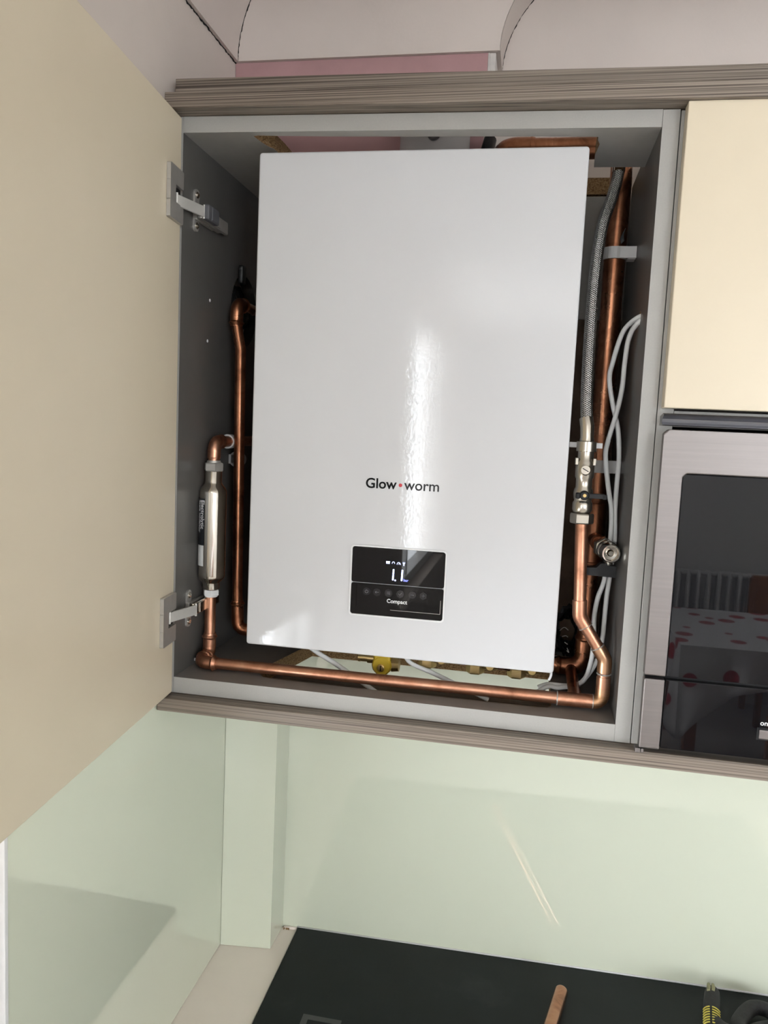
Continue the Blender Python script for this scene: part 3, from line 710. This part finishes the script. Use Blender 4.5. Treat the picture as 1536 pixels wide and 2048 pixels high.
# large pipe on the right
t = thing('copper_pipe', 'thick dull copper pipe rising along the right side of the cupboard', 'pipe', (.446, .135, -.04))
E1 = fillet([(.310, .150, .676), (.4495, .150, .676), (.4485, .135, .62), (.4470, .135, .196)], [.022, .06], 10)
part('tube', 'copper_dull', t, lambda bm: sweep(bm, E1, .0140, 28), label='28 mm copper tube')
E2 = fillet([(.4470, .135, .200), (.4450, .135, -.0270), (.310, .135, -.0270)], [.016], 10)
part('lower_tube', 'copper_dull', t, lambda bm: sweep(bm, E2, .0110, 24))
part('tee', 'copper_dull', t, lambda bm: (fitting(bm, [(.4474, .135, .212), (.4465, .135, .116)], .0150, .0014, .006, seg=24), fitting(bm, [(.4470, .134, .156), (.4520, .098, .154)], .0098, .0012, .004, (False, True))))
part('branch', 'copper_dull', t, lambda bm: sweep(bm, [(.4475, .130, .156), (.4560, .066, .152)], .0078, 18))
part('elbow', 'copper_dull', t, lambda bm: fitting(bm, fillet([(.4455, .135, .0200), (.4450, .135, -.0270), (.4080, .135, -.0270)], [.018], 10), .0126, .0013))
# black scorch mark: a torn bit of tape
part('tape_scrap', 'black', t, lambda bm: prism(bm, [(.4535, .545), (.4575, .549), (.4560, .556), (.4585, .566), (.4550, .560), (.4520, .552)], .1206, .1216, XZ))
part('upper_elbow', 'copper_dull', t, lambda bm: fitting(bm, fillet([(.335, .150, .676), (.300, .150, .676), (.285, .190, .676)], [.018], 8), .0155, .0015))
clip('pipe_clip', (.4477, .135, .5345), .0140, 'Z', 1, 'upper white clip on the thick copper pipe on the right', depth=.015)
clip('pipe_clip', (.4472, .135, .2545), .0140, 'Z', 1, 'lower white clip on the thick copper pipe beside the filling valve', depth=.017)

# drain valve
t = thing('drain_valve', 'round nickel valve with black lever pointing out on the right', 'valve', (.4565, .05, .151))
ax = Vector((.006, -.05, -.0015)).normalized(); o0 = Vector((.4552, .074, .1522))
part('nut', 'nickel', t, lambda bm: hexnut(bm, o0, ax, .0142, .012))
part('body', 'nickel', t, lambda bm: lathe_flat(bm, [(.0102, .010), (.0110, .014), (.0110, .019), (.0128, .021), (.0128, .027), (.0105, .029), (.0105, .032)], o0, ax, 28))
part('outlet_ring', 'chrome', t, lambda bm: lathe_flat(bm, [(.0095, .030), (.0118, .032), (.0118, .046), (.0108, .0475), (.0092, .0475), (.0088, .0405), (.0046, .0400), (.0042, .0450), (.0030, .0465)], o0, ax, 30))
part('stem', 'nickel', t, lambda bm: (sweep(bm, [o0+ax*.034+Vector((0, 0, -.008)), o0+ax*.034+Vector((0, 0, -.018))], .0055, 14), box(bm, .4545, .4625, .0325, .0345, .1482, .1500, .0004)))
part('lever', 'black', t, lambda bm: prism(bm, [(.4325, .1215), (.4685, .1205), (.4685, .1345), (.4580, .1350), (.4560, .1375), (.4500, .1372), (.4445, .1315), (.4325, .1308)], .030, .046, XZ), label='black plastic lever')

# filling valve under the hose
t = thing('filling_valve', 'nickel isolating valve with slotted screw and black lever under the braided hose', 'valve', (.4205, .008, .185))
XV, YV = .4207, .0085
part('union_nut', 'nickel', t, lambda bm: hexnut(bm, (.4213, YV, .1880), (0, 0, 1), .0142, .0125))
part('body', 'nickel', t, lambda bm: lathe_flat(bm, [(.0090, .2000), (.0105, .2020), (.0118, .2050), (.0118, .2130), (.0100, .2160), (.0112, .2190), (.0118, .2240), (.0112, .2290), (.0096, .2320), (.0096, .2420), (.0112, .2450), (.0112, .2620), (.0094, .2650), (.0094, .2750), (.0118, .2755), (.0118, .2870), (.0088, .2880)], (XV, YV, 0), (0, 0, 1), 26))
part('slotted_screw', 'chrome', t, lambda bm: (lathe_flat(bm, [(.0066, 0), (.0066, .0035), (.0056, .0042), (.0052, .0034)], (XV, YV-.0105, .2535), (0, -1, 0), 24)))
part('screw_slot', 'black', t, lambda bm: box(bm, -.0040, .0040, YV-.0146, YV-.0136, -.0005, .0005, 0, 1, Matrix.Translation((XV, 0, .2535)) @ Matrix.Rotation(.5, 4, 'Y')))
part('lever', 'black', t, lambda bm: (lathe_flat(bm, [(.0056, 0), (.0056, .010), (.0044, .0115)], (XV+.0005, YV-.0100, .2235), (0, -1, 0), 20),
      box(bm, XV-.0098, XV-.0040, YV-.0190, YV-.0120, .2190, .2265, .0015), box(bm, XV+.0040, XV+.0240, YV-.0190, YV-.0150, .2202, .2262, .0008), box(bm, XV+.0215, XV+.0265, YV-.0190, YV-.0130, .2195, .2255, .0008)), label='black butterfly lever')
part('lever_screw', 'brass', t, lambda bm: lathe_flat(bm, [(.0024, 0), (.0020, .0010)], (XV+.0005, YV-.0215, .2235), (0, -1, 0), 12))
part('lug', 'nickel', t, lambda bm: (box(bm, XV-.0122, XV-.0086, YV-.007, YV+.004, .2590, .2675, .0006), box(bm, XV+.0086, XV+.0122, YV-.007, YV+.004, .2590, .2675, .0006)))
part('strap', 'clip', t, lambda bm: box(bm, .4012, .4405, YV+.0120, YV+.0140, .2795, .2860, .0005), label='pale plastic strap')

# braided hose
t = thing('braided_hose', 'steel braided flexible hose curving down to the nickel valve', 'hose', (.4203, .0085, .288))
HP = resample(catmull([(.4432, .1140, .672), (.4430, .1110, .632), (.4362, .0990, .597), (.4262, .0830, .560), (.4205, .0660, .510), (.4180, .0490, .450), (.4172, .0330, .390), (.4178, .0190, .335), (.4200, .0095, .3050)], 10), .0035)
part('inner_hose', 'black', t, lambda bm: sweep(bm, HP, .0062, 16))
def braid(bm):
    n = len(HP); L = arclen(HP); tan = [(HP[min(n-1, i+1)]-HP[max(0, i-1)]).normalized() for i in range(n)]
    nr = Vector((1, 0, 0)); fr = []
    for i in range(n):
        nr = (nr - tan[i]*nr.dot(tan[i])).normalized(); fr.append((nr.copy(), tan[i].cross(nr)))
    P = [HP[0]]
    N = 10; pitch = .027; half = .00100
    def at_s(s):
        j = 0
        lo, hi = 0, n-1
        while hi-lo > 1:
            m_ = (lo+hi)//2
            if L[m_] <= s: lo = m_
            else: hi = m_
        f = (s-L[lo])/max(1e-9, L[hi]-L[lo]); return HP[lo].lerp(HP[hi], f), fr[lo][0].lerp(fr[hi][0], f), fr[lo][1].lerp(fr[hi][1], f)
    steps = int(L[-1]/.0012)
    for fam in (1, -1):
        for k in range(N):
            prev = None
            for q in range(steps+1):
                s = L[-1]*q/steps; c, e1, e2 = at_s(s)
                th = fam*2*PI*s/pitch + 2*PI*k/N
                w = s/pitch*2*N*2*PI/2
                r = .0071 + fam*.00028*math.cos(w)
                da = half/r
                a = [c + (e1*math.cos(th+d)+e2*math.sin(th+d))*(r + o) for d, o in ((-da, -.0003), (0, .0002), (da, -.0003))]
                v = [bm.verts.new(x) for x in a]
                if prev:
                    for j in range(2):
                        f = bm.faces.new((prev[j], prev[j+1], v[j+1], v[j])); f.smooth = True
                prev = v
part('braid', 'braid', t, braid, kind='stuff', recalc=False)
part('ferrule', 'chrome', t, lambda bm: sweep(bm, [HP[-1]+Vector((-.0018, .0030, .010)), HP[-1], Vector((.4205, .0086, .292)), Vector((.4206, .0085, .2875))], [.0082, .0084, .0080, .0088], 22), label='lower ferrule')
part('ferrule', 'chrome', t, lambda bm: sweep(bm, [Vector((.4430, .1110, .632)), Vector((.4431, .1125, .650)), Vector((.4432, .114, .672))], [.0082, .0086, .0084], 22), label='upper ferrule')

# white cables on the right
ca = [(.4850, .041, .440), (.4745, .041, .4405), (.4596, .070, .4265), (.4507, .085, .3879), (.4485, .085, .3676), (.4544, .085, .3379), (.4637, .085, .3038), (.4676, .085, .2679), (.4674, .085, .2362), (.4677, .085, .1984), (.4700, .085, .1572), (.4668, .085, .1071), (.4653, .085, .0836), (.4646, .085, .0492), (.464, .085, .0296), (.4581, .085, -.0043), (.4383, .085, -.0365), (.4200, .085, -.0400), (.3980, .085, -.0405), (.385, .085, -.0460)]
cb = [(.4850, .035, .434), (.4745, .035, .4345), (.4663, .060, .4191), (.4650, .078, .3879), (.4642, .078, .357), (.4597, .078, .3258), (.4514, .078, .2872), (.4503, .078, .2672), (.457, .078, .2262), (.4628, .080, .1985), (.4640, .080, .1576), (.4602, .078, .1098), (.4534, .078, .0836), (.4508, .078, .0566), (.4524, .078, .0257), (.4506, .078, -.0036), (.4415, .078, -.0305), (.4124, .075, -.0405), (.398, .078, -.0412), (.3756, .085, -.0580), (.3355, .095, -.0790)]
bm = bmesh.new(); sweep(bm, catmull(ca, 6), .0031, 12); obj('cable', bm, 'cable', None, 'white cable looping out farther left at the hole in the right panel', 'cable')
bm = bmesh.new(); sweep(bm, catmull(cb, 6), .0031, 12); obj('cable', bm, 'cable', None, 'white cable nearer the right panel, crossing behind the drain valve to the floor opening', 'cable')
# cables under the boiler
bm = bmesh.new(); sweep(bm, catmull([(.070, .060, -.0045), (.0743, .055, -.0135), (.115, .052, -.034), (.158, .050, -.0580), (.185, .050, -.074)], 6), .0033, 12); obj('cable', bm, 'cable', None, 'grey white cable dropping under the boiler left of the yellow valve', 'cable')
bm = bmesh.new(); sweep(bm, catmull([(.203, .058, -.006), (.2139, .052, -.0195), (.245, .050, -.030), (.2755, .050, -.0415), (.32, .06, -.062)], 6), .0030, 12); obj('cable', bm, 'cable', None, 'grey white cable dropping under the boiler right of the yellow valve', 'cable')
bm = bmesh.new(); sweep(bm, catmull([(.398, .030, -.0005), (.3985, .028, -.010), (.3960, .027, -.017)], 5), .0016, 10); obj('wire_end', bm, 'white_plastic', None, 'short white wire end hanging from the boiler lower right corner', 'cable')

# valves under the boiler
t = thing('gas_valve', 'yellow painted brass valve with side outlet under the boiler', 'valve', (.172, .070, -.045))
part('cap', 'yellow', t, lambda bm: (lathe_flat(bm, [(.0125, 0), (.0140, .003), (.0140, .012), (.0120, .015)], (.1735, .072, -.0300), (0, -1, 0), 12), box(bm, .1615, .1855, .058, .080, -.0250, -.0040, .003)), label='yellow valve body')
part('slotted_spindle', 'brass', t, lambda bm: (lathe_flat(bm, [(.0050, 0), (.0050, .003), (.0040, .0035)], (.1732, .0570, -.0320), (0, -1, 0), 20)))
part('spindle_slot', 'black', t, lambda bm: box(bm, .1726, .1738, .0530, .0536, -.0358, -.0282, 0))
part('outlet', 'brass', t, lambda bm: (sweep(bm, [(.162, .070, -.0240), (.152, .070, -.0240)], .0070, 18), sweep(bm, [(.152, .070, -.0240), (.139, .070, -.0240)], [.0055, .0055], 16), lathe_flat(bm, [(.0060, 0), (.0060, .003)], (.1420, .070, -.0240), (-1, 0, 0), 18)))
part('tail', 'brass', t, lambda bm: (sweep(bm, [(.1860, .072, -.0290), (.196, .072, -.0290)], [.0120, .0105], 10), sweep(bm, [(.1735, .078, -.030), (.1735, .078, -.003)], .0100, 16)))
def union(x, y, z, label, cross):
    t = thing('union_valve', label, 'valve', (x, y, z-.01), 'brass unions under the boiler')
    part('nut', 'brass', t, lambda bm: hexnut(bm, (x, y, z-.011), (0, 0, 1), .0125, .013))
    part('tail', 'brass', t, lambda bm: (sweep(bm, [(x, y, z), (x, y, -.0005)], .0085, 18)))
    part('side_body', 'brass', t, lambda bm: (sweep(bm, [(x+.009, y, z+.003), (x+.016, y, z+.003), (x+.030, y, z+.003)], [.0075, .0090, .0075], 16), lathe_flat(bm, [(.0062, 0), (.0062, .006), (.0050, .007)], (x+.020, y-.0085, z+.003), (0, -1, 0), 18)))
    if cross: part('tube', 'copper_dull', t, lambda bm: sweep(bm, [(x+.026, y, z+.002), (x+.052, y, z+.001)], .0058, 14))
union(.235, .070, -.0165, 'brass union first to the right of the yellow valve', True)
union(.300, .070, -.0185, 'brass union in the middle of the row under the boiler', True)
union(.355, .072, -.0195, 'brass union nearest the right end under the boiler', False)
bm = bmesh.new(); box(bm, .030, .395, .128, .134, -.012, -.0010, .0006); obj('mounting_rail', bm, 'brass', None, 'brass coloured mounting rail across the underside of the boiler', 'bracket')

# torn black plastic in the lower right corner
t = thing('torn_sleeve', 'torn black plastic sleeve bunched in the lower right corner beside the boiler', 'insulation', (.42, .19, -.02))
def torn(bm):
    rnd = random.Random(11); n, m_ = 16, 12; V = []
    for i in range(n):
        row = []
        for j in range(m_):
            a = 2*PI*i/n; r = .014+.012*j/m_ + rnd.uniform(-.005, .005)
            row.append(bm.verts.new((.4235+r*math.cos(a)*.85, .196+.025*math.sin(3*a+j)*.3-.03*j/m_+rnd.uniform(-.006, .006), .012+r*math.sin(a)*1.5)))
        V.append(row)
    for i in range(n):
        for j in range(m_-1): bm.faces.new((V[i][j], V[(i+1) % n][j], V[(i+1) % n][j+1], V[i][j+1]))
part('sleeve', 'lag', t, torn)
part('shred', 'clip', t, lambda bm: [sweep(bm, catmull([(.412+.004*k, .160, .016-.008*k), (.418+.003*k, .158, .022-.012*k), (.424, .160, .018-.010*k)], 4), .0006, 5) for k in range(4)], kind='stuff')

# ------------------------------------------------------------------ on the cooker top
t = thing('copper_offcut', 'long worn copper pipe offcut with rounded end lying on the black cooker top', 'pipe', (.41, 0, ZW+.004))
pa, pb = Vector((.4560, .2075, ZW+.0145)), Vector((.3530, -.230, ZW+.0145))
dv = (pb-pa).normalized()
def offcut(bm):
    n = 8; pts = []; rad = []
    for k in range(n+1):
        a = PI/2*k/n; pts.append(pa + dv*(.0075*(1-math.cos(a)))); rad.append(max(.0002, .0105*math.sin(a)) if k else .0030)
    for k in range(1, 40): pts.append(pa.lerp(pb, k/39)); rad.append(.0105)
    sweep(bm, pts, rad, 24)
part('tube', 'copper_stick', t, offcut)

t = thing('work_glove', 'black work glove with yellow striped print on the cooker top by the wall', 'glove', (.70, .12, ZW+.004))
ZG = ZW+.0165
def skinned(name, pts, edges, rads, mat, parent):
    me = bpy.data.meshes.new(name); me.from_pydata(pts, edges, [])
    o = bpy.data.objects.new(name, me); COL.objects.link(o); me.materials.append(MT[mat])
    o.parent = parent; o.matrix_parent_inverse = Matrix.Translation(parent.location).inverted()
    sk = o.modifiers.new('skin', 'SKIN'); sk.use_smooth_shade = True
    for i, r in enumerate(rads): me.skin_vertices[0].data[i].radius = (r, r)
    me.skin_vertices[0].data[0].use_root = True
    ss = o.modifiers.new('sub', 'SUBSURF'); ss.levels = 2; ss.render_levels = 2
    return o
gp = [(.700, .095, ZG+.013), (.706, .020, ZG+.013), (.712, -.040, ZG+.015),                       # palm, cuff
      (.668, .148, ZG+.010), (.675, .185, ZG+.009), (.682, .212, ZG+.009), (.6865, .230, ZG+.008),   # forefinger
      (.702, .150, ZG+.010), (.724, .190, ZG+.006), (.742, .210, ZG+.004), (.760, .212, ZG+.002), (.774, .195, ZG+.001),   # middle finger, curled
      (.732, .150, ZG+.010), (.766, .170, ZG+.006), (.794, .180, ZG+.004), (.806, .165, ZG+.001),      # ring finger
      (.748, .115, ZG+.008), (.790, .145, ZG+.006), (.812, .150, ZG+.002),                             # little finger
      (.668, .060, ZG+.006), (.648, .088, ZG+.003), (.640, .118, ZG+.000)]                             # thumb
gp = [(x, y+.022, z) for x, y, z in gp]
ge = [(0, 1), (1, 2), (0, 3), (3, 4), (4, 5), (5, 6), (0, 7), (7, 8), (8, 9), (9, 10), (10, 11), (0, 12), (12, 13), (13, 14), (14, 15), (0, 16), (16, 17), (17, 18), (1, 19), (19, 20), (20, 21)]
gr = [.024, .024, .026, .0135, .0128, .0125, .0110, .0130, .0115, .0115, .0115, .0105, .0125, .0115, .0110, .0100, .0115, .0105, .0095, .0130, .0115, .0105]
skinned('glove_body', gp, ge, gr, 'glove', t)
def stripe(bm, p, q, r):
    """half ring of print over a finger at p, finger direction q"""
    p = Vector(p); q = Vector(q).normalized(); s = q.cross(Vector((0, 0, 1))).normalized(); u = s.cross(q)
    for a0, a1 in ((.10, .40), (.48, .80)):
        sweep(bm, [p + s*r*math.cos(a)*-1 + u*r*math.sin(a) for a in [PI*(a0+(a1-a0)*k/6) for k in range(7)]], .0010, 6)
part('striped_print', 'glove_stripe', t, lambda bm: [stripe(bm, (.6655+.0011*k, .157+.0055*k, ZG+.0098), (.2, 1, 0), .0130) for k in range(7)], kind='stuff')
part('finger_patch', 'glove_patch', t, lambda bm: [sweep(bm, [(.6750+o, .2300, ZG+.0190), (.6775+o, .2400, ZG+.0190), (.6795+o, .2500, ZG+.0165)], [.0026, .0030, .0022], 8) for o in (0, .0065)])

# ------------------------------------------------------------------ far side of the kitchen (seen only as reflections)
tb = thing('dining_table', 'dining table at the far end of the room', 'table', (1.85, -3.75, ZF))
part('top', 'chairwood', tb, lambda bm: box(bm, 1.2, 2.5, -4.2, -3.3, -.752, -.729, .003))
for x in (1.27, 2.43):
    for y in (-4.12, -3.38): part('leg', 'chairwood', tb, lambda bm: box(bm, x-.03, x+.03, y-.03, y+.03, ZF+.001, -.7525, .003))
def clothf(bm):
    x0, x1, y0, y1, z = 1.17, 2.53, -4.23, -3.27, -.727
    per = []; N = 60
    W, H = x1-x0, y1-y0
    for k in range(4*N):
        s = k/N; i = int(s); f = s-i
        per.append(((x0+W*f, y0), (x1, y0+H*f), (x1-W*f, y1), (x0, y1-H*f))[i])
    top = [bm.verts.new((x, y, z)) for x, y in per]
    cx, cy = (x0+x1)/2, (y0+y1)/2; prev = top
    for row in range(1, 9):
        d = row/8; cur = []
        for k, (x, y) in enumerate(per):
            corner = min((abs(k-c*N) if abs(k-c*N) < 2*N else 4*N-abs(k-c*N)) for c in range(4))
            dropl = .20 + .30*math.exp(-(corner/9)**2)
            w = .035*d*math.sin(k*.62) + .02*d
            ox, oy = x-cx, y-cy; l = math.hypot(ox, oy)
            cur.append(bm.verts.new((x+ox/l*w, y+oy/l*w, z-dropl*d)))
        for k in range(4*N): f = bm.faces.new((prev[k], prev[(k+1) % (4*N)], cur[(k+1) % (4*N)], cur[k])); f.smooth = True
        prev = cur
    bm.faces.new(top)
co = obj('tablecloth', (lambda b: (clothf(b), b)[1])(bmesh.new()), 'cloth', None, 'white tablecloth with red spots draped over the far table', 'tablecloth')
so = co.modifiers.new('thick', 'SOLIDIFY'); so.thickness = .0015; so.offset = -1
def chair(x, y, rot, label):
    t = thing('dining_chair', label, 'chair', (x, y, ZF))
    T = Matrix.Translation((x, y, ZF)) @ Matrix.Rotation(rot, 4, 'Z')
    part('seat', 'chairwood', t, lambda bm: box(bm, -.2, .2, -.2, .2, .43, .455, .006, 2, T))
    part('backrest', 'chairwood', t, lambda bm: box(bm, -.19, .19, .175, .2, .62, .92, .012, 3, T))
    for sx in (-1, 1):
        part('leg', 'chairwood', t, lambda bm: box(bm, sx*.18-.018, sx*.18+.018, -.19, -.154, .001, .4295, .003, 2, T))
        part('leg', 'chairwood', t, lambda bm: box(bm, sx*.18-.018, sx*.18+.018, .165, .201, .001, .90, .003, 2, T))
chair(2.05, -4.488, PI, 'orange brown wooden chair between the far table and the radiator')
chair(1.78, -2.98, 0, 'orange brown wooden chair on the near side of the far table')
rd = thing('column_radiator', 'white column radiator on the far wall behind the table', 'radiator', (1.9, FARY+.06, ZF+.10))
for k in range(24):
    x = 1.14+.066*k
    def colm(bm):
        for dy in (.035, .095):
            sweep(bm, fillet([(x, FARY+.065, -1.30), (x, FARY+dy, -1.27), (x, FARY+dy, -.60), (x, FARY+.065, -.565)], [.02, .02], 4), .013, 10)
    part('column', 'white_plastic', rd, colm)
for z in (-1.30, -.575): part('manifold', 'white_plastic', rd, lambda bm: sweep(bm, [(1.12, FARY+.065, z), (2.68, FARY+.065, z)], .018, 10))
for x in (1.2, 2.6): part('foot', 'white_plastic', rd, lambda bm: box(bm, x-.015, x+.015, FARY+.04, FARY+.09, ZF+.001, -1.30, .003))

# ------------------------------------------------------------------ lift everything so that the floor is Z = 0
for o in list(sc.objects):
    if o.parent is None: o.location.z += LIFT
